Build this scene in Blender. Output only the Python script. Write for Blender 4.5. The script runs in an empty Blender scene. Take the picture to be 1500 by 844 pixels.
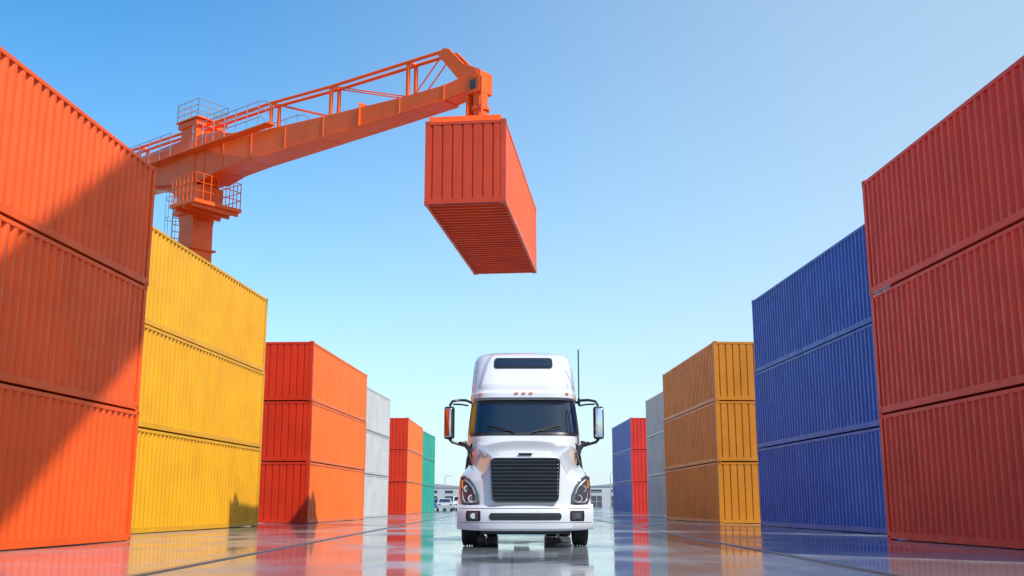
import bpy, math, random
from mathutils import Vector, Matrix
random.seed(7)
sc = bpy.context.scene
R = math.radians

# ------------------------------------------------------------ helpers
class MB:
    def __init__(s, name, mats):
        s.name=name; s.mats=mats; s.v=[]; s.f=[]; s.m=[]
    def quad(s, pts, mat=0):
        b=len(s.v); s.v += [tuple(p) for p in pts]; s.f.append(tuple(range(b,b+len(pts)))); s.m.append(mat)
    def box(s, c, size, mat=0, rot=None):
        hx,hy,hz=[a/2 for a in size]
        b=len(s.v)
        for x in (-hx,hx):
            for y in (-hy,hy):
                for z in (-hz,hz):
                    p=Vector((x,y,z))
                    if rot is not None: p=rot@p
                    s.v.append(tuple(p+Vector(c)))
        for q in ((0,1,3,2),(4,6,7,5),(0,4,5,1),(2,3,7,6),(0,2,6,4),(1,5,7,3)):
            s.f.append(tuple(b+i for i in q)); s.m.append(mat)
    def bb(s,x0,x1,y0,y1,z0,z1,mat=0):
        s.box(((x0+x1)/2,(y0+y1)/2,(z0+z1)/2),(abs(x1-x0),abs(y1-y0),abs(z1-z0)),mat)
    def tube(s,p0,p1,r,mat=0,n=10,r1=None):
        s.poly([p0,p1],r,mat,n,r1)
    def poly(s,pts,r,mat=0,n=10,r1=None):
        pts=[Vector(p) for p in pts]; rings=[]
        for i,p in enumerate(pts):
            if i==0: t=pts[1]-p
            elif i==len(pts)-1: t=p-pts[i-1]
            else: t=(pts[i+1]-p).normalized()+(p-pts[i-1]).normalized()
            t.normalize()
            a=Vector((0,0,1)) if abs(t.z)<.9 else Vector((1,0,0))
            e=t.cross(a).normalized(); g=t.cross(e)
            rr=r if r1 is None else r+(r1-r)*i/(len(pts)-1)
            b=len(s.v)
            for k in range(n):
                w=2*math.pi*k/n
                s.v.append(tuple(p+e*math.cos(w)*rr+g*math.sin(w)*rr))
            rings.append(b)
        for a,b in zip(rings,rings[1:]):
            for k in range(n):
                s.f.append((a+k,a+(k+1)%n,b+(k+1)%n,b+k)); s.m.append(mat)
        s.f.append(tuple(rings[0]+k for k in range(n))); s.m.append(mat)
        s.f.append(tuple(rings[-1]+n-1-k for k in range(n))); s.m.append(mat)
    def loft(s,secs,mat=0,close=False,cap=False):
        b=len(s.v); n=len(secs[0])
        for q in secs: s.v += [tuple(p) for p in q]
        for i in range(len(secs)-1):
            for k in range(n if close else n-1):
                k2=(k+1)%n
                s.f.append((b+i*n+k,b+i*n+k2,b+(i+1)*n+k2,b+(i+1)*n+k)); s.m.append(mat)
        if cap:
            s.f.append(tuple(b+k for k in range(n))); s.m.append(mat)
            s.f.append(tuple(b+(len(secs)-1)*n+n-1-k for k in range(n))); s.m.append(mat)
    def lathe_x(s,c,prof,mat=0,n=40):
        b=len(s.v); m=len(prof)
        for k in range(n):
            w=2*math.pi*k/n
            for p in prof: s.v.append((c[0]+p[0],c[1]+math.cos(w)*p[1],c[2]+math.sin(w)*p[1]))
        for k in range(n):
            k2=(k+1)%n
            for i in range(m-1):
                s.f.append((b+k*m+i,b+k*m+i+1,b+k2*m+i+1,b+k2*m+i)); s.m.append(prof[i][2] if len(prof[i])>2 else mat)
    def extr(s,poly,axis,a0,a1,mat=0):
        def mk(p,a):
            return (p[0],a,p[1]) if axis=='y' else ((a,p[0],p[1]) if axis=='x' else (p[0],p[1],a))
        s.loft([[mk(p,a0) for p in poly],[mk(p,a1) for p in poly]],mat,True,True)
    def mesh(s):
        me=bpy.data.meshes.new(s.name); me.from_pydata(s.v,[],s.f)
        for m in s.mats: me.materials.append(m)
        me.polygons.foreach_set('material_index',s.m); me.update()
        return me
    def done(s,parent=None,smooth=False,bevel=0,sub=0,fixn=True,loc=None,rotz=0):
        me=s.mesh(); o=bpy.data.objects.new(s.name,me); sc.collection.objects.link(o)
        import bmesh
        if fixn:
            bm=bmesh.new(); bm.from_mesh(me); bmesh.ops.recalc_face_normals(bm,faces=bm.faces); bm.to_mesh(me); bm.free()
        if bevel:
            d=o.modifiers.new('b','BEVEL'); d.width=bevel; d.segments=3; d.limit_method='ANGLE'; d.angle_limit=R(40)
            d.harden_normals=False
        if sub:
            d=o.modifiers.new('s','SUBSURF'); d.levels=sub; d.render_levels=sub
        if smooth or sub: me.polygons.foreach_set('use_smooth',[True]*len(me.polygons))
        if smooth=='auto':
            d=o.modifiers.new('es','EDGE_SPLIT'); d.split_angle=R(38)
        if parent: o.parent=parent
        if loc: o.location=loc
        o.rotation_euler[2]=rotz
        return o

def empty(name,loc=(0,0,0),rz=0):
    o=bpy.data.objects.new(name,None); sc.collection.objects.link(o); o.location=loc; o.rotation_euler[2]=rz
    o.empty_display_size=.5
    return o

def interp(x,xs,ys):
    if x<=xs[0]: return ys[0]
    for i in range(len(xs)-1):
        if x<=xs[i+1]:
            t=(x-xs[i])/(xs[i+1]-xs[i]); return ys[i]+(ys[i+1]-ys[i])*t
    return ys[-1]

# ------------------------------------------------------------ materials
def nt(name):
    m=bpy.data.materials.new(name); m.use_nodes=True
    t=m.node_tree; p=t.nodes['Principled BSDF']
    return m,t,p
def simple(name,col,rough=.5,metal=0,coat=0,spec=.5,var=.12,vs=3.0,bump=0):
    m,t,p=nt(name)
    p.inputs['Roughness'].default_value=rough; p.inputs['Metallic'].default_value=metal
    p.inputs['Coat Weight'].default_value=coat; p.inputs['Coat Roughness'].default_value=.05
    p.inputs['Specular IOR Level'].default_value=spec
    tc=t.nodes.new('ShaderNodeTexCoord'); n=t.nodes.new('ShaderNodeTexNoise'); n.inputs['Scale'].default_value=vs; n.inputs['Detail'].default_value=6
    t.links.new(tc.outputs['Object'],n.inputs['Vector'])
    mx=t.nodes.new('ShaderNodeMix'); mx.data_type='RGBA'
    mx.inputs[6].default_value=(*[c*(1-var) for c in col],1); mx.inputs[7].default_value=(*[min(1,c*(1+var)) for c in col],1)
    t.links.new(n.outputs['Fac'],mx.inputs[0]); t.links.new(mx.outputs[2],p.inputs['Base Color'])
    if bump:
        b=t.nodes.new('ShaderNodeBump'); b.inputs['Strength'].default_value=bump; b.inputs['Distance'].default_value=.02
        t.links.new(n.outputs['Fac'],b.inputs['Height']); t.links.new(b.outputs[0],p.inputs['Normal'])
    return m

def steel_paint(name,col,wear=1.0,rough=.42):
    m,t,p=nt(name); N=t.nodes; L=t.links
    p.inputs['Specular IOR Level'].default_value=.34
    tc=N.new('ShaderNodeTexCoord'); oi=N.new('ShaderNodeObjectInfo')
    off=N.new('ShaderNodeVectorMath'); off.operation='MULTIPLY_ADD'
    L.new(oi.outputs['Random'],off.inputs[0]); off.inputs[1].default_value=(37,53,71); L.new(tc.outputs['Object'],off.inputs[2])
    def noise(scale,detail=5,vec=(1,1,1),rg=.6):
        mp=N.new('ShaderNodeVectorMath'); mp.operation='MULTIPLY'; mp.inputs[1].default_value=vec
        L.new(off.outputs[0],mp.inputs[0])
        n=N.new('ShaderNodeTexNoise'); n.inputs['Scale'].default_value=scale; n.inputs['Detail'].default_value=detail; n.inputs['Roughness'].default_value=rg
        L.new(mp.outputs[0],n.inputs['Vector']); return n.outputs['Fac']
    def ramp(src,a,b,v0=0,v1=1):
        r=N.new('ShaderNodeMapRange'); r.inputs[1].default_value=a; r.inputs[2].default_value=b; r.inputs[3].default_value=v0; r.inputs[4].default_value=v1
        L.new(src,r.inputs[0]); return r.outputs[0]
    def mix(f,a,b):
        x=N.new('ShaderNodeMix'); x.data_type='RGBA'
        L.new(f,x.inputs[0])
        if isinstance(a,tuple): x.inputs[6].default_value=(*a,1)
        else: L.new(a,x.inputs[6])
        if isinstance(b,tuple): x.inputs[7].default_value=(*b,1)
        else: L.new(b,x.inputs[7])
        return x.outputs[2]
    dark=tuple(c*.86 for c in col); lite=tuple(min(1,c*1.06) for c in col)
    c=mix(ramp(noise(.7),.3,.7),dark,lite)
    c=mix(ramp(noise(1.0,6,(5,5,.22)),.50,.76,0,.26*wear),c,tuple(x*.5 for x in col))
    c=mix(ramp(noise(1.0,4,(9,9,.3)),.60,.8,0,.14*wear),c,tuple(min(1,x*.85+.12) for x in col))
    c=mix(ramp(noise(7,8,(1,1,.6),.7),.68,.73,0,.8*wear),c,(.12,.045,.02))
    L.new(c,p.inputs['Base Color'])
    L.new(ramp(noise(3),.3,.7,rough-.08,rough+.14),p.inputs['Roughness'])
    b=N.new('ShaderNodeBump'); b.inputs['Strength'].default_value=.4; b.inputs['Distance'].default_value=.03
    L.new(noise(1.6,3),b.inputs['Height']); L.new(b.outputs[0],p.inputs['Normal'])
    return m

M_red_l = steel_paint('paint_orange_red',(.90,.105,.008))
M_yel   = steel_paint('paint_yellow',(.80,.38,.002))
M_org   = steel_paint('paint_orange',(.90,.17,.018),.7)
M_org2  = steel_paint('paint_amber',(.92,.28,.02))
M_org2_sh = steel_paint('paint_amber_shaded_end',(.56,.20,.012))  # amber darkened so the front ends look shaded
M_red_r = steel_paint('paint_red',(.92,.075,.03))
M_red_sh = steel_paint('paint_red_shaded_end',(.62,.030,.005))  # deeper red for front ends; their shade is mixed into the colour
M_blue  = steel_paint('paint_blue',(.06,.15,.54))
M_wht   = steel_paint('paint_grey_white',(.54,.54,.54))
M_wht2  = steel_paint('paint_beige',(.74,.62,.53))
M_teal  = steel_paint('paint_teal',(.015,.33,.25))
M_pur   = steel_paint('paint_slate_blue',(.18,.22,.54))
M_dred  = steel_paint('paint_door_red',(.62,.03,.02))
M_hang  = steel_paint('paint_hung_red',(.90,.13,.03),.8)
M_hang_sh = steel_paint('paint_hung_shaded_end',(.54,.05,.014),.8)  # shadow tone of the hung container's front put into its paint
M_crane = steel_paint('crane_paint',(.92,.13,.010),.5,.36)
M_floor = simple('container_floor',(.30,.05,.025),.7)
M_steel = simple('galvanised_steel',(.45,.46,.48),.4,.8)
M_dsteel= simple('dark_steel',(.08,.08,.085),.45,.5)
M_black = simple('black_plastic',(.015,.015,.017),.4)
M_gloss = simple('gloss_black',(.02,.02,.023),.22,spec=.5)
M_rub   = simple('tyre_rubber',(.02,.02,.021),.75,bump=.3,vs=20)
M_white = simple('truck_white_paint',(.64,.67,.71),.25,coat=.8,var=.02)
M_glass = simple('dark_glass',(.006,.012,.025),.04,spec=.8,coat=.5,var=.0)
M_chr   = simple('chrome',(.75,.76,.78),.08,1)
M_lens  = simple('headlight_lens',(.06,.07,.085),.05,spec=.9,coat=1)
M_bowl  = simple('headlight_bowl',(.7,.72,.75),.15,.6)
M_amb   = simple('amber_lens',(.75,.20,.02),.2,coat=.6)
M_mark  = simple('marking_white',(.8,.8,.78),.5)
M_conc  = simple('concrete',(.34,.33,.31),.8,bump=.2)
M_rail  = simple('rail_steel',(.38,.40,.43),.25,.8)

# ------------------------------------------------------------ world / sun
A,B=-1.0,1.55
sun=Vector((1,A,B)).normalized()
el=math.asin(sun.z); az=math.atan2(sun.x,sun.y)
w=bpy.data.worlds.new('World'); sc.world=w; w.use_nodes=True
wt=w.node_tree; bg=wt.nodes['Background']; WN=wt.nodes; WL=wt.links
sky=WN.new('ShaderNodeTexSky'); sky.sky_type='NISHITA'; sky.sun_disc=False
sky.sun_elevation=el; sky.sun_rotation=az; sky.altitude=0; sky.air_density=1.0; sky.dust_density=.6; sky.ozone_density=2.5
hs=WN.new('ShaderNodeHueSaturation'); hs.inputs['Saturation'].default_value=1.42; hs.inputs['Value'].default_value=1.5
WL.new(sky.outputs[0],hs.inputs['Color'])
tint=WN.new('ShaderNodeMix'); tint.data_type='RGBA'; tint.blend_type='MULTIPLY'; tint.inputs[0].default_value=1
WL.new(hs.outputs[0],tint.inputs[6]); tint.inputs[7].default_value=(.86,1.10,1.04,1)
tc=WN.new('ShaderNodeTexCoord'); sx=WN.new('ShaderNodeSeparateXYZ'); WL.new(tc.outputs['Generated'],sx.inputs[0])
def wm(op,a,b=None,clamp=False):
    n=WN.new('ShaderNodeMath'); n.operation=op; n.use_clamp=clamp
    for i,v in ((0,a),(1,b)):
        if v is None: continue
        if isinstance(v,(int,float)): n.inputs[i].default_value=v
        else: WL.new(v,n.inputs[i])
    return n.outputs[0]
# thin haze: thick at the horizon, denser toward the sunward (+X) side
hz=wm('MULTIPLY',wm('POWER',wm('SUBTRACT',1.0,wm('ABSOLUTE',sx.outputs['Z'])),4.6),.96)
mr=WN.new('ShaderNodeMapRange'); mr.inputs[1].default_value=-.45; mr.inputs[2].default_value=.55; mr.inputs[3].default_value=0; mr.inputs[4].default_value=.55
mr.interpolation_type='SMOOTHSTEP'; WL.new(sx.outputs['X'],mr.inputs[0])
fac=wm('ADD',hz,wm('MULTIPLY',mr.outputs[0],wm('SUBTRACT',1.0,hz)),True)
mx=WN.new('ShaderNodeMix'); mx.data_type='RGBA'; WL.new(fac,mx.inputs[0]); WL.new(tint.outputs[2],mx.inputs[6])
mx.inputs[7].default_value=(5.1,6.15,6.6,1)
WL.new(mx.outputs[2],bg.inputs[0]); bg.inputs[1].default_value=.145
ld=bpy.data.lights.new('sun','SUN'); ld.energy=4.7; ld.angle=R(.5); ld.color=(1,.93,.83)
lo=bpy.data.objects.new('sun',ld); sc.collection.objects.link(lo); lo.rotation_euler=sun.to_track_quat('Z','Y').to_euler(); lo.location=(40,-30,50)

# ------------------------------------------------------------ ground
def ground():
    m,t,p=nt('wet_concrete'); N=t.nodes; L=t.links
    tc=N.new('ShaderNodeTexCoord')
    def noise(s,d=6,vec=(1,1,1)):
        mp=N.new('ShaderNodeVectorMath'); mp.operation='MULTIPLY'; mp.inputs[1].default_value=vec; L.new(tc.outputs['Object'],mp.inputs[0])
        n=N.new('ShaderNodeTexNoise'); n.inputs['Scale'].default_value=s; n.inputs['Detail'].default_value=d; L.new(mp.outputs[0],n.inputs['Vector']); return n.outputs['Fac']
    def ramp(src,a,b,v0=0,v1=1):
        r=N.new('ShaderNodeMapRange'); r.inputs[1].default_value=a; r.inputs[2].default_value=b; r.inputs[3].default_value=v0; r.inputs[4].default_value=v1
        L.new(src,r.inputs[0]); return r.outputs[0]
    def mix(f,a,b):
        x=N.new('ShaderNodeMix'); x.data_type='RGBA'; L.new(f,x.inputs[0])
        for i,c in ((6,a),(7,b)):
            if isinstance(c,tuple): x.inputs[i].default_value=(*c,1)
            else: L.new(c,x.inputs[i])
        return x.outputs[2]
    c=mix(ramp(noise(.25),.35,.65),(.19,.225,.265),(.31,.34,.375))
    c=mix(ramp(noise(5,8),.4,.75,0,.5),c,(.13,.145,.165))
    c=mix(ramp(noise(.9,7,(1,.35,1)),.56,.66,0,.35),c,(.42,.43,.44))
    br=N.new('ShaderNodeTexBrick'); br.offset=0; br.inputs['Scale'].default_value=1
    br.inputs['Brick Width'].default_value=4.3; br.inputs['Row Height'].default_value=5.0; br.inputs['Mortar Size'].default_value=.012; br.inputs['Mortar Smooth'].default_value=.2
    L.new(tc.outputs['Object'],br.inputs['Vector'])
    br.inputs['Color1'].default_value=(1,1,1,1); br.inputs['Color2'].default_value=(.84,.84,.84,1); br.inputs['Mortar'].default_value=(.3,.3,.3,1)
    mu=N.new('ShaderNodeMix'); mu.data_type='RGBA'; mu.blend_type='MULTIPLY'; mu.inputs[0].default_value=1
    L.new(c,mu.inputs[6]); L.new(br.outputs['Color'],mu.inputs[7]); L.new(mu.outputs[2],p.inputs['Base Color'])
    L.new(ramp(noise(.45,5,(1,.6,1)),.42,.66,.04,.25),p.inputs['Roughness'])
    p.inputs['Specular IOR Level'].default_value=.7
    b=N.new('ShaderNodeBump'); b.inputs['Strength'].default_value=.14; b.inputs['Distance'].default_value=.01
    L.new(noise(2.2,5),b.inputs['Height']); L.new(b.outputs[0],p.inputs['Normal'])
    g=MB('ground',[m]); g.quad([(-4000,-500,0),(4000,-500,0),(4000,6000,0),(-4000,6000,0)]); g.done()
ground()
for x in (-4.3,4.4):
    r=MB('crane_rail_track',[M_dsteel,M_rail])
    r.bb(x-.12,x+.12,2,130,-.05,.004,0); r.bb(x-.045,x+.045,2,130,.004,.016,1); r.done()

# ------------------------------------------------------------ containers
def container_mesh(H,mat,endmat=None,L=12.19):
    W=2.44
    mats=[mat,M_floor,M_steel,endmat or mat]
    g=MB('shipping_container',mats); hw=W/2; hl=L/2
    for sx in (-1,1):
        g.bb(sx*(hw-.085),sx*hw,-hl+.17,hl-.17,.02,.17); g.bb(sx*(hw-.09),sx*(hw-.004),-hl+.16,hl-.16,H-.11,H-.03)
        z0,z1=.168,H-.108; y=-hl+.155; out=hw-.012; inn=hw-.08
        pts=[(inn+.0,y)]
        nrib=int((L-.31)/.285); pitch=(L-.31)/nrib
        for i in range(nrib):
            b=y+i*pitch
            pts+= [(inn,b+.05),(out,b+.095),(out,b+.19),(inn,b+.235)]
        pts.append((inn,y+nrib*pitch))
        g.loft([[(sx*a,b,z0) for a,b in pts],[(sx*a,b,z1) for a,b in pts]],0)
        for sy in (-1,1):
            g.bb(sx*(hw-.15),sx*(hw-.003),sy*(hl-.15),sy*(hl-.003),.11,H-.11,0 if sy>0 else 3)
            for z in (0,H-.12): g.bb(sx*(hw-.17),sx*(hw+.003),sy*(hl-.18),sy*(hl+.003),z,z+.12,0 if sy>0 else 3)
            for z in (.06,H-.06):
                g.box((sx*(hw+.004),sy*(hl-.09),z),(.004,.08,.05),1)
                g.box((sx*(hw-.085),sy*(hl+.004),z),(.07,.004,.05),1)
    for sy in (-1,1):
        em=3 if sy<0 else 0
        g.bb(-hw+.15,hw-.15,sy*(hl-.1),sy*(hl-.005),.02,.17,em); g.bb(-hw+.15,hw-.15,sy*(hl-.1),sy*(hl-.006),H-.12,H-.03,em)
        z0,z1=.168,H-.118
        if sy<0:
            n=7; x=-hw+.15; pitch=(W-.3)/n; out=hl-.02; inn=hl-.06
            pts=[(x,out)]
            for i in range(n):
                b=x+i*pitch; pts+=[(b+.02,out),(b+.04,inn),(b+.075,inn),(b+.095,out)]
            pts.append((x+n*pitch,out))
            g.loft([[(a,sy*b,z0) for a,b in pts],[(a,sy*b,z1) for a,b in pts]],em)
        else:
            for sx in (-1,1):
                g.bb(sx*.01,sx*(hw-.155),hl-.08,hl-.04,z0,z1,0)
                for zz in (.25,.5,.75): g.bb(sx*.06,sx*(hw-.2),hl-.045,hl-.025,H*zz-.03,H*zz+.03,0)
                for xx in (.3,.85): g.tube((sx*xx,hl-.01,.2),(sx*xx,hl-.01,H-.15),.018,2,8)
    n=36; y=-hl+.1; pitch=(L-.2)/n; pts=[]
    for i in range(n):
        b=y+i*pitch; pts+=[(b,H-.05),(b+.06,H-.03),(b+pitch-.1,H-.03),(b+pitch-.04,H-.05)]
    pts.append((y+n*pitch,H-.05))
    g.loft([[(-hw+.06,a,b) for a,b in pts],[(hw-.06,a,b) for a,b in pts]],0)
    g.quad([(-hw+.05,-hl+.09,.14),(hw-.05,-hl+.09,.14),(hw-.05,hl-.09,.14),(-hw+.05,hl-.09,.14)],0)
    nn=int(L/.32)
    for i in range(nn):
        yy=-hl+.3+(L-.6)*i/(nn-1); g.bb(-hw+.088,hw-.088,yy-.035,yy+.035,.03,.135,0)
    me=g.mesh()
    import bmesh
    bm=bmesh.new(); bm.from_mesh(me); bmesh.ops.recalc_face_normals(bm,faces=bm.faces); bm.to_mesh(me); bm.free()
    return me
cache={}
def put_container(x,y,z,yaw,H,mat,endmat=None,L=12.19):
    k=(H,mat.name,endmat.name if endmat else '',L)
    if k not in cache: cache[k]=container_mesh(H,mat,endmat,L)
    o=bpy.data.objects.new('shipping_container',cache[k]); sc.collection.objects.link(o)
    o.location=(x,y,z); o.rotation_euler[2]=yaw
    return o
def stack(side,p0,p1,H,mat,endmat=None,n=3):
    d=(Vector(p1)-Vector(p0)).normalized(); yaw=math.atan2(-d.x,d.y)
    out=Vector((-d.y,d.x)) if side<0 else Vector((d.y,-d.x))
    for i in range(n):
        c=Vector(p0)+d*6.095+out*(1.22+random.uniform(-.015,.015))
        o=put_container(c.x+random.uniform(-.01,.01),c.y+random.uniform(-.03,.03),i*(H+.003),yaw+R(random.uniform(-.1,.1)),H,mat,endmat)
    return o
stack(-1,(-9.31,12.03),(-8.55,24.2),2.9,M_red_l)
stack(-1,(-10.41,28.35),(-9.56,40.5),2.9,M_yel)
stack(-1,(-8.67,45.6),(-7.97,57.7),2.6,M_org,M_red_sh)
stack(-1,(-9.05,59.4),(-8.26,71.6),2.6,M_wht)
stack(-1,(-8.55,87.),(-8.35,99),2.6,M_org,M_red_sh)
stack(-1,(-8.75,99.8),(-8.1,112),2.6,M_teal)
stack(1,(9.40,13.13),(8.78,25.3),2.9,M_red_r)
stack(1,(10.1,28.8),(9.48,41),2.9,M_blue)
stack(1,(8.82,45.6),(8.30,57.6),2.6,M_org2,M_org2_sh)
stack(1,(9.75,60.5),(9.2,72.7),2.6,M_wht2)
stack(1,(9.78,87),(9.36,99.2),2.6,M_pur,M_dred)
hang=put_container(-.83,34.77,9.5,-math.atan(.1163),2.6,M_hang,M_hang_sh,9.8)

# ------------------------------------------------------------ crane
def crane():
    C=(-13.5,43.5,0); ang=math.atan2(-10,12.45)
    E=empty('shadow_jib_crane',C,ang)
    g=MB('boom_girder',[M_crane,M_dsteel])
    secs=[(-8,.55,14.9,16.1),(-3,.58,14.7,16.2),(0,.62,14.15,16.25),(1.2,.6,14.15,16.2),(2.4,.55,14.35,15.95),(4.2,.5,14.4,15.55),(8.5,.45,14.4,15.25),(12.5,.40,14.4,15.0),(14.6,.36,14.4,14.95),(15.4,.33,14.45,15.05),(16.0,.30,14.5,15.0)]
    g.loft([[(q,-a,b),(q,a,b),(q,a,t),(q,-a,t)] for q,a,b,t in secs],0,True,True)
    for q,a,b,t in secs[3:9]:
        g.bb(q-.03,q+.03,-a-.03,a+.03,b-.03,t+.03)
    for q in (3.3,6.3,10.5): 
        g.bb(q-.02,q+.02,-.51,.51,14.36,15.3)
    for i in range(4,9):
        q0,a0,b0,_=secs[i-1]; q1,a1,b1,_=secs[i]
        g.loft([[(q0,-a0-.07,b0-.04),(q0,a0+.07,b0-.04),(q0,a0+.07,b0-.005),(q0,-a0-.07,b0-.005)],[(q1,-a1-.07,b1-.04),(q1,a1+.07,b1-.04),(q1,a1+.07,b1-.005),(q1,-a1-.07,b1-.005)]],0,True,True)
    g.done(E,bevel=.02)
    g=MB('mast',[M_crane,M_dsteel,M_conc])
    g.loft([[(-a,-a,z),(a,-a,z),(a,a,z),(-a,a,z)] for z,a in ((.6,.62),(12.4,.50),(12.9,.55),(14.1,.66))],0,True,True)
    g.bb(-.55,.55,-.66,.66,14.1,17.0)
    g.bb(-.68,.68,-.75,.75,16.7,16.95)
    g.bb(-.7,.7,-.7,.7,12.85,13.05)
    g.bb(-1.4,1.4,-1.4,1.4,0,.6,2)
    for z in (3,6,9,11.3): g.bb(-.64,.64,-.64,.64,z,z+.08)
    for s,L in ((1,2.6),(-1,3.6)):
        pts=[]
        for i in range(9):
            a=i/8*math.pi/2; pts.append((s*(.5+L*(1-math.cos(a))),12.9+1.75*math.sin(a)))
        pl=[(s*.5,14.8)]+pts+[(s*(.5+L),14.8)]
        g.extr(pl,'y',-.3,.3,0)
    g.done(E,bevel=.02)
    g=MB('boom_head',[M_crane,M_dsteel,M_steel])
    for s in (-.28,.18):
        g.extr([(14.2,16.2),(14.45,16.38),(14.7,16.3),(15.4,15.55),(16.15,15.15),(16.2,14.5),(15.6,14.6),(15.2,15.0)],'y',s,s+.10,0)
    g.bb(15.6,16.2,-.33,.33,14.35,15.1)
    g.bb(15.78,16.05,-.38,.38,14.5,14.8,1)
    g.tube((15.95,-.36,15.0),(15.95,.36,15.0),.15,0,20)
    g.tube((15.95,0,13.3),(15.95,0,14.4),.25,0,20)
    g.tube((15.95,0,12.3),(15.95,0,13.4),.19,0,20)
    g.tube((15.95,0,13.75),(15.95,0,13.9),.31,0,20)
    g.bb(15.55,15.65,-.3,.3,13.6,14.5); g.tube((15.6,.28,13.2),(15.6,.28,14.4),.045,1); g.tube((16.25,-.28,12.9),(16.25,-.28,14.9),.045,0)
    g.done(E,bevel=.012)
    g=MB('boom_truss',[M_crane,M_steel])
    topz=lambda q: interp(q,[-8,5,8.6,14.5],[16.95,16.72,16.5,16.3])
    bot=lambda q: interp(q,[s[0] for s in secs],[s[3] for s in secs])
    hw=.2
    for s in (-hw,hw):
        for a,b in ((-8,5.0),(5.0,8.6),(8.6,12.7),(12.7,14.5)):
            g.tube((a,s,topz(a)),(b,s,topz(b)),.065,0,8)
        for q in (5.0,8.6,12.7,-4.5):
            g.bb(q-.055,q+.055,s-.055,s+.055,bot(q)-.05,topz(q),0)
        for a,b in ((14.5,13.0),(12.7,8.6),(8.6,5.0)):
            g.tube((a,s,topz(a) if a==14.5 else bot(a)+.05),(b,s,bot(b) if a==14.5 else topz(b)),.026,0,6)
    for q in (5.0,8.6,12.7,14.4,-4.5): g.tube((q,-hw,topz(q)),(q,hw,topz(q)),.06,0,8)
    g.done(E)
    g=MB('walkway_railing',[M_steel,M_crane])
    def rail(p0,p1,h=1.05,n=6,m=0):
        p0=Vector(p0);p1=Vector(p1)
        for k in (h,h*.66,h*.33): g.tube(p0+Vector((0,0,k)),p1+Vector((0,0,k)),.018,m,6)
        for i in range(n+1):
            p=p0.lerp(p1,i/n); g.tube(p,p+Vector((0,0,h)),.02,m,6)
    for s in (-1,1):
        g.bb(-8,5.8,s*.6,s*1.0,15.45,15.5,1)
        rail((-8,s*.98,15.5),(-.8,s*.98,15.5),1.05,9); rail((.8,s*.98,15.5),(5.2,s*.98,15.5),1.0,6)
        for k in (1.0,.66,.33): g.poly([(5.2,s*.98,15.5+k),(5.2+.4*k+.1,s*.98,15.5+k*.88),(5.2+.9*k+.05,s*.96,15.5+k*.5),(5.25+k,s*.95,15.5)],.018,0,6)
    g.bb(-.8,.8,-.8,.8,16.98,17.04,1)
    for a,b in (((-.75,-.75),(.75,-.75)),((.75,-.75),(.75,.75)),((.75,.75),(-.75,.75)),((-.75,.75),(-.75,-.75))): rail((*a,17.03),(*b,17.03),.8,3)
    g.bb(.55,2.3,-1.7,.6,12.75,12.9,1)
    for q in (.9,1.5,2.1): g.bb(q-.05,q+.05,-1.65,.55,12.6,12.75,1)
    for a,b in (((.6,-1.65),(2.25,-1.65)),((2.25,-1.65),(2.25,.55)),((2.25,.55),(.7,.55))): rail((*a,12.9),(*b,12.9),1.1,6,1)
    g.done(E)
    g=MB('operator_cab',[M_crane,M_glass])
    g.bb(.5,1.25,-.75,.4,12.9,13.9)
    g.done(E,bevel=.02)
    g=MB('ladder',[M_steel])
    for s in (-.22,.22): g.tube((-1.0,s-.3,.6),(-1.0,s-.3,14.6),.03,0,6)
    z=.9
    while z<14.4: g.tube((-1.0,-.52,z),(-1.0,-.08,z),.018,0,6); z+=.3
    z=3
    while z<14.4:
        pts=[(-1.0+-.7*math.sin(a),-.3+.38*math.cos(a),z) for a in [i/8*math.pi for i in range(9)]]
        g.poly(pts,.015,0,5); z+=.9
    for a in (.8,1.57,2.3): g.tube((-1-.7*math.sin(a),-.3+.38*math.cos(a),3),(-1-.7*math.sin(a),-.3+.38*math.cos(a),14.3),.012,0,5)
    for z in (2,5,8,11): g.tube((-1,-.3,z),(-.4,-.3,z),.03,0,6)
    g.done(E)
    g=MB('counterweight',[M_conc,M_crane]); g.bb(-9.6,-8,-1.1,1.1,14.2,16.4,0); g.bb(-9.7,-7.9,-.3,.3,16.4,16.6,1); g.done(E,bevel=.04)
    g=MB('spreader',[M_crane,M_dsteel])
    g.bb(-.35,.35,-2.9,5.6,12.2,12.42); g.bb(-1.1,1.1,5.6,5.9,12.17,12.4); g.bb(-1.1,1.1,-3.2,-2.9,12.17,12.4)
    g.bb(-.5,.5,-.5,.5,12.42,12.6,1)
    for x in (-1.1,1.1):
        for y in (5.75,-3.05): g.bb(x-.07,x+.07,y-.07,y+.07,12.1,12.2,1)
    o=g.done(E,bevel=.01)
    yaw=-math.atan(.1163)
    o.location=(15.95,0,0); o.rotation_euler[2]=yaw-ang
crane()

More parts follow.
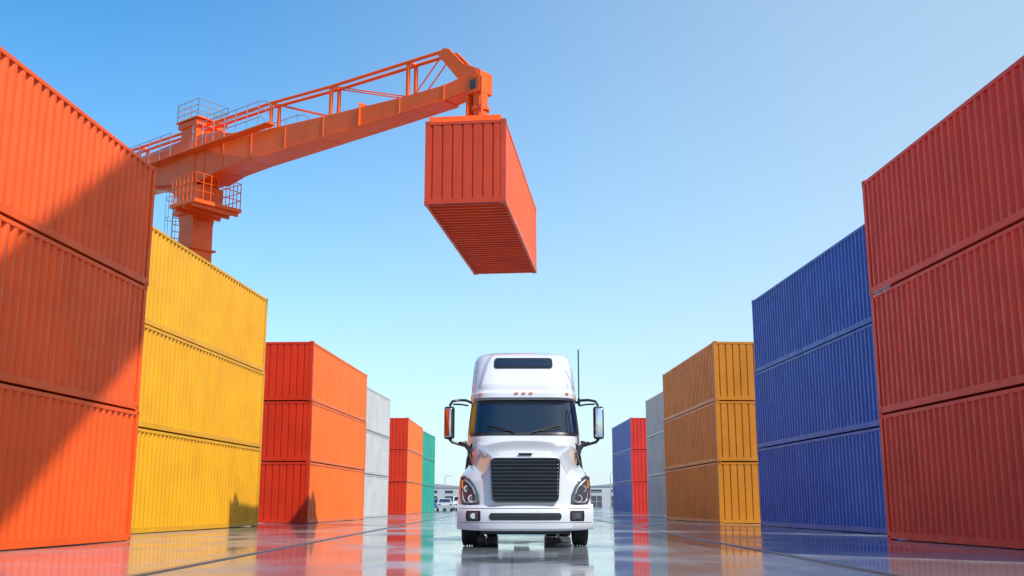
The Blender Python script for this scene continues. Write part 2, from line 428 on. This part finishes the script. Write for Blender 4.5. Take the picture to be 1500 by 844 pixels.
# unseen crane added behind the camera to shade a band of the left stack
def shadow_crane():
    base=Vector((3.6,-24.5,4.0)); tip=Vector((5.45,11.1,29.35))
    d=(tip-base); L=d.length; rz=math.atan2(-d.x,d.y); hyp=math.hypot(d.x,d.y); pitch=math.atan2(d.z,hyp)
    E=empty('shadow_jib_crane',(base.x,base.y,0),rz)
    Rm=Matrix.Rotation(pitch,3,'X'); o0=Vector((0,0,4.0))
    g=MB('shadow_jib',[M_crane,M_dsteel])
    secs=[]
    for y,w_,h in ((-1.5,.7,1.0),(1,.75,2.1),(L*.5,.7,2.3),(L-1.5,.6,2.3),(L,.45,1.6)):
        secs.append([tuple(o0+Rm@Vector((a*w_,y,b*h/2))) for a,b in ((-1,-1),(1,-1),(1,1),(-1,1))])
    g.loft(secs,0,True,True); g.done(E,bevel=.03)
    g=MB('shadow_crane_base',[M_crane,M_conc,M_dsteel,M_glass])
    g.bb(-2.2,2.2,-2.5,2.5,0,.7,1); g.tube((0,0,.7),(0,0,2.4),1.3,0,28); g.tube((0,0,2.4),(0,0,2.6),1.6,2,28)
    g.bb(-1.3,1.3,-3.8,1.4,2.6,3.1); g.bb(-1.25,1.25,-5.2,-3.2,2.3,4.6,1)
    for s in (-1,1): g.extr([(-1.4,3.1),(1.2,3.1),(.4,4.6),(-.4,4.6)],'x',s*.85,s*1.05,0)
    g.bb(1.4,2.7,-.6,1.4,2.4,4.4); g.bb(1.5,2.6,1.39,1.42,3.0,4.2,3)
    g.done(E,bevel=.03)
    g=MB('shadow_crane_ram',[M_steel,M_crane]); p=o0+Rm@Vector((0,7,-1.1)); g.tube((0,1.2,3.1),tuple(p),.16,0,16); g.tube((0,1.2,3.1),tuple(Vector((0,1.2,3.1)).lerp(p,.55)),.24,1,16); g.done(E)
shadow_crane()

# ------------------------------------------------------------ truck
def truck():
    E=empty('semi_truck',(.25,20.1,0))
    ZS=[.75,1.2,2.12,2.25,2.98,3.00,3.03,3.12,3.20,3.35,3.6,3.85,4.0,4.1,4.16,4.19]
    FS=[1.92,1.92,1.92,1.95,2.42,2.42,2.28,2.29,2.42,2.55,2.78,3.02,3.18,3.34,3.55,4.0]
    WS=[1.19,1.21,1.22,1.21,1.155,1.155,1.175,1.18,1.165,1.165,1.155,1.14,1.12,1.08,1.0,.7]
    BS=[6.4]*9+[6.4,6.4,6.38,6.35,6.28,6.1,5.6]
    def pr(z): return interp(z,ZS,FS),interp(z,ZS,WS),interp(z,ZS,BS)
    NF,NR=5.,14.
    def ring(z,n=96):
        f,w,b=pr(z); c=f+1.9; out=[]
        for k in range(n):
            t=2*math.pi*k/n; cx,sy=math.cos(t),math.sin(t)
            e=NF if sy<0 else NR
            x=w*math.copysign(abs(cx)**(2/e),cx); a=1.9 if sy<0 else b-c
            y=c+a*math.copysign(abs(sy)**(2/e),sy)
            # raised centre panel on the roof fairing
            if z>3.22 and y<c:
                edge=interp(z,[3.22,3.85,4.1],[.86,.74,.66])*w
                u=(edge-abs(x))/.06
                y-=.09*max(0,min(1,u))*min(1,(z-3.22)/.1)*(1 if z<4.08 else .3)
            out.append((x,y,z))
        return out
    g=MB('cab_body',[M_white])
    zz=sorted(set(ZS+[1.6,2.5,2.75,3.26,3.33,3.48,3.72,3.93,4.05]))
    g.loft([ring(z,160) for z in zz],0,True,True); g.done(E,smooth='auto')
    def F(gx,z):
        f,w,b=pr(z); return Vector((gx*w,f+1.9-1.9*(1-min(1,abs(gx))**NF)**(1/NF),z))
    def S(y,z,s):
        f,w,b=pr(z); u=min(1,abs((y-f-1.9)/1.9)) if y<f+1.9 else 0
        return Vector((s*w*(1-u**NF)**(1/NF),y,z))
    def patch(obj,fn,nu,nv,off,mat):
        rows=[]
        for j in range(nv+1):
            r=[]
            for i in range(nu+1):
                p,n=fn(i/nu,j/nv); r.append(p+n*off)
            rows.append(r)
        obj.loft(rows,mat)
    def ff(g0,g1,z0,z1,pw=.05,taper=0):
        def fn(u,v):
            z=z0+(z1-z0)*v; k=1-pw*abs(2*v-1)**8 - taper*v; gc=(g0+g1)/2; gg=gc+(g1-g0)/2*(2*u-1)*k
            e=.004; p=F(gg,z); a=F(gg+e,z)-F(gg-e,z); b=F(gg,z+e)-F(gg,z-e); return p,a.cross(b).normalized()
        return fn
    def sf(y0,y1,z0,z1,s):
        def fn(u,v):
            z=z0+(z1-z0)*v; k=1-.06*abs(2*v-1)**8; yc=(y0+y1)/2; y=yc+(y1-y0)/2*(2*u-1)*k
            e=.004; p=S(y,z,s); a=S(y+e,z,s)-S(y-e,z,s); b=S(y,z+e,s)-S(y,z-e,s); n=a.cross(b).normalized()
            if n.x*s<0: n=-n
            return p,n
        return fn
    g=MB('cab_glass',[M_black,M_glass,M_chr])
    patch(g,ff(-.965,.965,2.2,2.992,.04),48,16,.006,0)
    patch(g,ff(-.93,.93,2.27,2.95,.05),48,16,.012,1)
    patch(g,ff(-.55,.55,3.66,3.91,.07),30,8,.09,0)
    patch(g,ff(-.52,.52,3.685,3.885,.07),30,8,.096,1)
    for s in (-1,1):
        patch(g,sf(2.85,4.0,2.2,2.97,s),20,10,.006,0); patch(g,sf(2.92,3.93,2.27,2.92,s),20,10,.012,1)
        patch(g,sf(4.6,5.3,2.5,2.95,s),10,8,.008,1)
    g.done(E,smooth=True,fixn=False)
    g=MB('cab_trim',[M_black,M_amb,M_chr,M_steel])
    def line(fn,pts,r,mat=0):
        g.poly([fn(*p) for p in pts],r,mat,6)
    for s in (-1,1):
        line(lambda a,z:F(s*a,z),[(.955,3.2),(.955,3.4),(.95,3.7),(.93,3.95)],.006)
        for y in (2.75,4.1): line(lambda y_,z:S(y_,z,s),[(y,1.0),(y,2.0),(y,2.98)],.007)
        line(lambda y_,z:S(y_,z,s),[(4.3,3.1),(4.3,3.9)],.007)
    line(F,[(-.8+.1*i,3.215) for i in range(17)],.008)
    for s in (-1,1):
        a=F(s*.15,2.27)+Vector((0,-.05,0)); b=F(s*.62,2.42)+Vector((0,-.04,0)); g.poly([a,b],.014)
        a2=F(s*.28,2.30)+Vector((0,-.035,0)); b2=F(s*.86,2.40)+Vector((0,-.03,.0)); g.poly([a2,F(s*.6,2.345)+Vector((0,-.03,0)),b2],.012)
    for gx in (-.78,-.13,0,.13,.78):
        p=F(gx,3.12); g.box((p.x,p.y-.005,p.z),(.075,.05,.028),1)
    g.tube((1.2,2.75,2.95),(1.2,2.75,4.12),.014,0,8)
    g.tube((1.2,2.75,2.9),(1.2,2.75,3.05),.03,0,8)
    g.done(E)
    half={
     .20:[(0,1.74),(.45,1.735),(.64,1.69),(.71,1.52),(.80,1.36),(1.04,1.29),(1.22,1.18),(1.27,.9),(1.27,.55)],
     .5:[(0,1.86),(.48,1.85),(.72,1.78),(.81,1.60),(.90,1.45),(1.10,1.41),(1.27,1.28),(1.31,.95),(1.31,.70)],
     1.1:[(0,1.985),(.52,1.975),(.83,1.90),(.94,1.70),(1.00,1.56),(1.16,1.50),(1.29,1.36),(1.31,1.2),(1.31,1.1)],
     1.7:[(0,2.10),(.56,2.09),(.93,2.0),(1.05,1.80),(1.09,1.62),(1.19,1.52),(1.27,1.36),(1.28,1.1),(1.28,.85)],
     2.25:[(0,2.2),(.60,2.185),(1.0,2.09),(1.11,1.93),(1.15,1.72),(1.19,1.52),(1.23,1.3),(1.24,1.0),(1.24,.65)]}
    def tight(pts):
        out=[]
        for i,p in enumerate(pts):
            if i in (2,4):
                a,b=pts[i-1],pts[i+1]; k=.22
                out.append((p[0]+(a[0]-p[0])*k,p[1]+(a[1]-p[1])*k)); out.append(p); out.append((p[0]+(b[0]-p[0])*k,p[1]+(b[1]-p[1])*k))
            else: out.append(p)
        return out
    half={k:tight(v) for k,v in half.items()}
    def bow(x,y): return .45*abs(x/1.3)**3*max(0,1-max(0,y-.2)/1.4)
    def sec(y,pts,zf=None):
        f=[]
        for x,z in reversed(pts): f.append((-x,y+bow(x,y),z if zf is None else zf(z)))
        for x,z in pts[1:]: f.append((x,y+bow(x,y),z if zf is None else zf(z)))
        return f
    lip=half[.20]
    secs=[sec(.05,lip,lambda z:.50),sec(.055,lip,lambda z:min(z,.62)-.02),sec(.07,lip,lambda z:min(z-.03,.95)),sec(.10,lip,lambda z:min(z-.07,1.45)),sec(.125,lip,lambda z:z-.045),sec(.15,lip,lambda z:z-.012),sec(.20,lip)]
    for y in (.5,1.1,1.7,2.25): secs.append(sec(y,half[y]))
    g=MB('hood',[M_white]); g.loft(secs,0); g.done(E,sub=2)
    yg=lambda z:.045+.10*(z-.85)
    g=MB('grille',[M_black,M_chr,M_gloss,M_dsteel])
    def rr(hw0,hw1,z0,z1,r=.09,n=6):
        c=[(hw1,z1,0),(-hw1,z1,90),(-hw0,z0,180),(hw0,z0,270)]; out=[]
        for x,z,a in c:
            cx=x-math.copysign(r,x); cz=z-(r if z==z1 else -r)
            for i in range(n+1):
                t=R(a+90*i/n); out.append((cx+r*math.cos(t),cz+r*math.sin(t)))
        return out
    o1=rr(.63,.665,.84,1.665); o2=rr(.60,.635,.87,1.635,.07)
    a=[(x,yg(z)+.03,z) for x,z in o1]; b=[(x,yg(z)-.05,z) for x,z in o1]; c=[(x,yg(z)-.05,z) for x,z in o2]; d=[(x,yg(z)+.02,z) for x,z in o2]
    g.loft([a,b,c,d],2,True); g.quad([(x,yg(z)-.012,z) for x,z in o2],0)
    nb=11
    for i in range(nb):
        z=.91+i*(1.60-.91)/(nb-1); hwz=.60+.035*(z-.87)/.765
        g.box((0,yg(z)-.028,z),(2*hwz-.01,.035,.024),2,Matrix.Rotation(R(-25),3,'X'))
        g.box((0,yg(z)-.047,z-.006),(2*hwz-.03,.006,.005),0 if i%2 else 3)
    g.done(E,bevel=.003)
    g=MB('hood_badge',[M_chr,M_black]); g.box((0,.125,1.735),(.26,.03,.035),1,Matrix.Rotation(R(25),3,'X')); g.done(E,bevel=.005)
    g=MB('bumper',[M_white,M_black,M_lens,M_chr])
    prof=[(.30,.33),(.06,.31),(.01,.35),(-.01,.45),(-.02,.60),(0,.735),(.04,.775),(.12,.78),(.3,.78)]
    xs=[-1.30+2.6*i/40 for i in range(41)]
    def by(x): return .42*abs(x/1.3)**3
    g.loft([[(x,y+by(x),z+ (.03*abs(x/1.3)**4)) for y,z in prof] for x in xs],0)
    for s in (-1,1):
        g.loft([[(s*1.30,y+.42,z+.03) for y,z in prof],[(s*1.305,y*.5+.55,z+.03) for y,z in prof],[(s*1.29,.75,z*.8+.12) for y,z in prof]],0)
    def bp(x,z,off): return (x,interp(z,[.31,.35,.45,.6,.735,.775],[.06,.01,-.01,-.02,0,.04])+by(x)-off,z)
    def bstrip(x0,x1,z0,z1,off,mat,n=20,ro=.25):
        rows=[]
        for j in range(5):
            v=j/4; z=z0+(z1-z0)*v; k=1-.05*abs(2*v-1)**3
            rows.append([bp((x0+x1)/2+(x1-x0)/2*(2*i/n-1)*k,z,off) for i in range(n+1)])
        g.loft(rows,mat)
    bstrip(-.68,.68,.51,.640,.008,1)
    for i in range(2): bstrip(-.66,.66,.548+i*.045,.552+i*.045,.016,2)
    for x0,x1 in ((-1.12,-.84),(.84,1.12)):
        bstrip(x0,x1,.49,.68,.006,1,6); bstrip(x0+.04,x1-.05,.52,.655,.014,2,6)
    for s in (-1,1):
        p=bp(s*.98,.587,.03)
        g.tube((p[0],p[1],p[2]),(p[0],p[1]+.04,p[2]),.052,3,20)
    bstrip(-1.27,1.27,.462,.468,.004,1,40); bstrip(-1.25,1.25,.722,.730,.004,1,40)
    g.done(E,smooth='auto')
    g=MB('valance',[M_black,M_dsteel]); g.loft([[(x,.12+by(x),.34),(x,.10+by(x),.26),(x,.3+by(x),.24)] for x in [-.85+1.7*i/16 for i in range(17)]],0)
    g.done(E)
    for s in (-1,1):
        g=MB('headlight',[M_black,M_lens,M_bowl,M_amb])
        out=[(.87,.815),(1.05,.80),(1.19,.81),(1.235,.92),(1.245,1.10),(1.235,1.30),(1.16,1.325),(1.05,1.26),(.955,1.13),(.885,.97)]
        def hy(x,z,o): return .09+.45*(x/1.3)**3+.05*(z-.8)-o
        cx,cz=1.08,1.03
        def scl(k): return [(cx+(x-cx)*k,cz+(z-cz)*k) for x,z in out]
        rings=[]
        for k,o in ((1.05,-.06),(1.05,.03),(1.0,.045)): rings.append([(s*x,hy(x,z,o),z) for x,z in scl(k)])
        g.loft(rings,0,True)
        rings=[]
        for k,o in ((1.0,.045),(.93,.055),(.6,.065),(.3,.07)): rings.append([(s*x,hy(x,z,o),z) for x,z in scl(k)])
        g.loft(rings,1,True); g.quad(rings[-1],1)
        for x,z,r in ((1.02,.91,.068),(1.11,1.09,.062)):
            y=hy(x,z,.07)
            g.tube((s*x,y,z),(s*x,y+.04,z),r,2,24); g.tube((s*x,y-.004,z),(s*x,y+.03,z),r*.72,1,24)
        g.poly([(s*x,hy(x,z,.075),z) for x,z in ((.93,.86),(1.0,.835),(1.14,.84),(1.18,.9),(1.2,1.05))],.011,2,6)
        g.poly([(s*x,hy(x,z,.075),z) for x,z in ((.95,.99),(1.0,1.11),(1.08,1.2),(1.16,1.26))],.009,2,6)
        g.poly([(s*x,hy(x,z,.07),z) for x,z in ((1.2,1.1),(1.205,1.25))],.018,3,6)
        g.done(E,smooth='auto')
    for s,th in ((-1,-24),(1,6)):
        rot=Matrix.Rotation(R(th),3,'Z')
        g=MB('side_mirror',[M_black,M_chr,M_amb,M_white])
        g.box((s*1.56,2.02,2.47),(.22,.13,.68),0,rot); g.done(E,bevel=.05,smooth=False)
        g=MB('side_mirror_shell',[M_chr]); off=rot@Vector((0,-.055,0)); g.box((s*1.565+off.x,2.02+off.y,2.47),(.175,.06,.61),0,rot); g.done(E,bevel=.028,smooth='auto')
        g=MB('mirror_arm_and_gap',[M_black])
        g.poly([(s*1.12,2.45,2.93),(s*1.22,2.25,2.96),(s*1.36,2.08,2.95),(s*1.50,2.03,2.92),(s*1.56,2.03,2.82)],.028,0,8)
        g.poly([(s*1.2,2.6,2.88),(s*1.34,2.3,2.88),(s*1.48,2.05,2.86)],.018,0,8)
        g.poly([(s*1.56,2.03,2.14),(s*1.50,2.02,2.07),(s*1.36,2.05,2.03),(s*1.2,2.15,2.08)],.03,0,8)
        g.poly([(s*1.34,2.02,2.04),(s*1.20,1.85,1.99),(s*1.13,1.65,1.90),(s*1.09,1.45,1.76),(s*1.09,1.40,1.58)],.045,0,8)  # black tube standing in for the dark gap between hood and cowl
        g.done(E,smooth='auto')
    g=MB('cowl',[M_black])
    for s in (-1,1): g.poly([(s*.75,2.13,2.17),(s*1.0,2.2,2.13),(s*1.12,2.25,1.98),(s*1.17,2.25,1.75),(s*1.2,2.25,1.5)],.035,0,8)
    g.poly([(x,2.0+.25*abs(x/.9)**2.5,2.2-.05*abs(x)) for x in [-.9+.1*i for i in range(19)]],.03,0,8)
    g.done(E,smooth='auto')
    def wheel(cx,cy,s,wd=.29,dual=False):
        g=MB('wheel',[M_rub,M_chr,M_dsteel]); r=.515
        h=wd/2
        def tyre(c):
            prof=[(-h*.8,.30,0),(-h,.36,0),(-h*1.02,.44,0),(-h*.9,.50,0),(-h*.6,r,0)]
            for q in (-.35,0,.35): prof+=[(h*q-.012,r,0),(h*q-.01,r-.02,0),(h*q+.01,r-.02,0),(h*q+.012,r,0)]
            prof+=[(h*.6,r,0),(h*.9,.50,0),(h*1.02,.44,0),(h,.36,0),(h*.8,.30,0)]
            g.lathe_x((c,cy,r),prof,0,48)
        tyre(cx)
        if dual: tyre(cx-s*.33)
        o=s*h
        g.lathe_x((cx,cy,r),[(o*.8,.305,1),(o*.75,.27,1),(o*.2,.24,1),(o*.25,.14,1),(o*1.1,.11,1),(o*1.15,.02,1),(o*1.15,.001,1)],1,32)
        g.lathe_x((cx,cy,r),[(-o*.8,.305,2),(-o*.3,.2,2),(-o*.3,.001,2)],2,24)
        for k in range(10):
            a=k*math.pi/5; y=cy+.19*math.cos(a); z=r+.19*math.sin(a); g.tube((cx+o*.2,y,z),(cx+o*.5,y,z),.016,1,6)
        g.done(E,smooth='auto')
    for s in (-1,1):
        wheel(s*1.08,1.15,s)
        for y in (7.5,8.85): wheel(s*1.10,y,s,dual=True)
    g=MB('chassis',[M_dsteel,M_black,M_chr])
    for s in (-1,1):
        g.bb(s*.38,s*.47,.5,9.6,.78,1.05)
        g.tube((s*.95,3.1,.72),(s*.95,5.0,.72),.33,2,28)
        g.bb(s*.7,s*1.18,2.3,3.0,.35,.75,1); g.bb(s*.7,s*1.18,5.2,6.2,.4,.95,1)
        g.bb(s*.8,s*1.28,6.85,6.88,.5,1.15,1)
        g.bb(s*.55,s*.62,.95,1.35,.35,.8,0)
        g.tube((s*.72,6.55,.8),(s*.72,6.55,3.6),.065,2,16)
    g.tube((-1.0,1.15,.5),(1.0,1.15,.5),.07,0,12)
    for y in (7.5,8.85): g.tube((-1.0,y,.51),(1.0,y,.51),.1,0,12); g.box((0,y,.51),(.4,.45,.4))
    g.bb(-.5,.5,7.7,8.6,1.1,1.22); g.bb(-.38,.38,.6,2.6,.45,.9,1)
    g.bb(-.45,.45,.32,.45,.34,.6,1)
    g.bb(-.5,.5,9.5,9.6,.7,1.0)
    g.bb(-1.0,1.0,1.9,6.3,.74,.95,1)
    g.done(E,bevel=.01)
truck()

# ------------------------------------------------------------ distance
def car(x,y,rz,col,name='parked_car',van=False):
    E=empty(name,(x,y,0),rz); P=simple('car_paint',col,.3,coat=.6)
    g=MB('body',[P,M_glass,M_black])
    top=1.5 if not van else 1.95
    prof=[(-2.2,.35),(-2.25,.7),(-2.1,.95),(-1.2,1.05),(-.9,1.08),(-.35,top-.06),(.1,top),(1.3,top-.02),(1.85,1.1),(2.2,1.02),(2.25,.6),(2.2,.35)]
    if van: prof=[(-2.4,.35),(-2.45,.8),(-2.2,1.1),(-1.7,1.25),(-1.1,top-.08),(-.7,top),(2.2,top),(2.4,1.5),(2.45,.5),(2.4,.35)]
    def wd(z): return interp(z,[.35,.7,1.0,top],[.84,.9,.88,.66 if not van else .8])
    g.loft([[(s*wd(z)*k,yy,z) for yy,z in prof] for s,k in ((-1,1),(-1,.6),(1,.6),(1,1))],0)
    g.quad([(-wd(z),yy,z) for yy,z in prof]); g.quad([(wd(z),yy,z) for yy,z in prof])
    for s in (-1,1):
        g.quad([(s*(wd(z)+.01),yy,z) for yy,z in ((-.8,1.1),(-.32,top-.12),(1.2,top-.12),(1.6,1.12))],1)
    ws=[(-.7,1.12,-.93),(.7,1.12,-.93),(.58,top-.1,-.42),(-.58,top-.1,-.42)] if not van else [(-.75,1.3,-1.72),(.75,1.3,-1.72),(.7,top-.12,-1.18),(-.7,top-.12,-1.18)]
    g.quad([(a,c,b) for a,b,c in ws],1)
    for s in (-1,1): g.box((s*.65,-2.22 if not van else -2.44,.78),(.3,.08,.14),1)
    for s in (-1,1):
        for yy in (-1.4,1.4): g.lathe_x((s*.8,yy,.33),[(-.1,.0),(-.1,.33),(.1,.33),(.1,0)],2,20)
    g.done(E,bevel=.03)
car(-7.9,126,R(5),(.4,.43,.46)); car(-5.9,132,R(-3),(.55,.55,.56)); car(-9.6,140,R(8),(.06,.12,.3)); car(-7.3,150,R(2),(.6,.6,.6),'parked_van',True)

def fence(x0,x1,y):
    g=MB('chain_link_fence',[M_steel]); x=x0
    while x<=x1: g.tube((x,y,0),(x,y,2.2),.04,0,8); x+=2.5
    for z in (.1,1.1,2.15): g.tube((x0,y,z),(x1,y,z),.022,0,6)
    x=x0
    while x<x1-2: 
        g.tube((x,y,.1),(x+2.05,y,2.15),.007,0,3); g.tube((x+2.05,y,.1),(x,y,2.15),.007,0,3); x+=.3
    g.done()
fence(6.8,34,118); 
def lamp(x,y,h=9):
    E=empty('street_lamp',(x,y,0)); g=MB('pole',[M_steel,M_mark])
    g.tube((0,0,0),(0,0,h),.1,0,10,.06); g.poly([(0,0,h),(.3,0,h+.4),(1.6,0,h+.5)],.05,0,8); g.box((1.8,0,h+.48),(.7,.25,.12),1); g.tube((0,0,0),(0,0,.5),.16,0); g.done(E)
lamp(-13.5,215,6); lamp(17.5,190,6); lamp(30,260,8)
def warehouse(x,y,wd,dp,h,col):
    E=empty('warehouse',(x,y,0)); P=simple('warehouse_wall',col,.7); Rf=simple('warehouse_roof',(.3,.31,.33),.6)
    g=MB('walls',[P,M_glass,Rf,M_dsteel]); g.bb(-wd/2,wd/2,-dp/2,dp/2,0,h)
    g.done(E)
    g=MB('roof',[Rf]); g.extr([(-wd/2-.3,h+.01),(wd/2+.3,h+.01),(0,h+wd*.05)],'y',-dp/2-.3,dp/2+.3,0); g.done(E)
    g=MB('doors_windows',[M_dsteel,M_glass])
    n=int(wd/6)
    for i in range(n):
        cx=-wd/2+3+i*6; g.bb(cx-1.6,cx+1.6,-dp/2-.05,-dp/2-.01,0,h*.55); g.bb(cx-1.6,cx+1.6,-dp/2-.05,-dp/2-.01,h*.7,h*.85,1)
    g.done(E)
warehouse(37,330,30,25,6,(.45,.47,.5)); warehouse(-45,420,60,25,7,(.4,.42,.45)); warehouse(8,520,40,20,8,(.45,.45,.47))
def treeline():
    m=simple('distant_foliage',(.07,.10,.07),.8,var=.4,vs=.2); g=MB('distant_tree_line',[m])
    for i in range(9000):
        x=random.uniform(-260,260); hh=(3.5+2*math.sin(x*.05)+1.6*math.sin(x*.21+1)+1.0*math.sin(x*.7)); z=random.uniform(0,1)**.7*hh; y=620+random.uniform(-8,8)
        s=random.uniform(.5,1.1); d=[Vector((random.uniform(-1,1),random.uniform(-1,1),random.uniform(-1,1)))*s for _ in range(3)]
        g.quad([Vector((x,y,z))+k for k in d])
    g.done(fixn=False)
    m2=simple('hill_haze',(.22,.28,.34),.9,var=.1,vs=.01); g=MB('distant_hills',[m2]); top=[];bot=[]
    for i in range(121):
        x=-1500+25*i; top.append((x,2300,14+14*abs(math.sin(x*.0021+.4))+7*math.sin(x*.009)+3*math.sin(x*.031))); bot.append((x,2100,-1))
    g.loft([bot,top],0); g.done(smooth=True,fixn=False)
treeline()

tx=bpy.data.curves.new('container_code','FONT'); tx.body='CDDU 5 420717'; tx.size=.15; tx.extrude=.001
to=bpy.data.objects.new('container_code_lettering',tx); sc.collection.objects.link(to); tx.materials.append(M_mark)
d=Vector((8.78-9.40,25.3-13.13,0)).normalized(); p=Vector((8.78,25.3,0))-d*.25
to.matrix_world=Matrix.Translation(Vector((p.x-.03,p.y,5.69+.03)))@Matrix(((-d.x,0,-d.y,0),(-d.y,0,d.x,0),(0,1,0,0),(0,0,0,1)))
# ------------------------------------------------------------ camera
cd=bpy.data.cameras.new('camera'); cam=bpy.data.objects.new('camera',cd); sc.collection.objects.link(cam)
cam.location=(0,0,.8); cam.rotation_euler=(R(90+11.62),0,0); cd.sensor_width=36; cd.lens=36.98; cd.clip_end=8000; cd.clip_start=.05
sc.camera=cam
sc.view_settings.view_transform='Standard'; sc.view_settings.look='None'; sc.view_settings.exposure=0
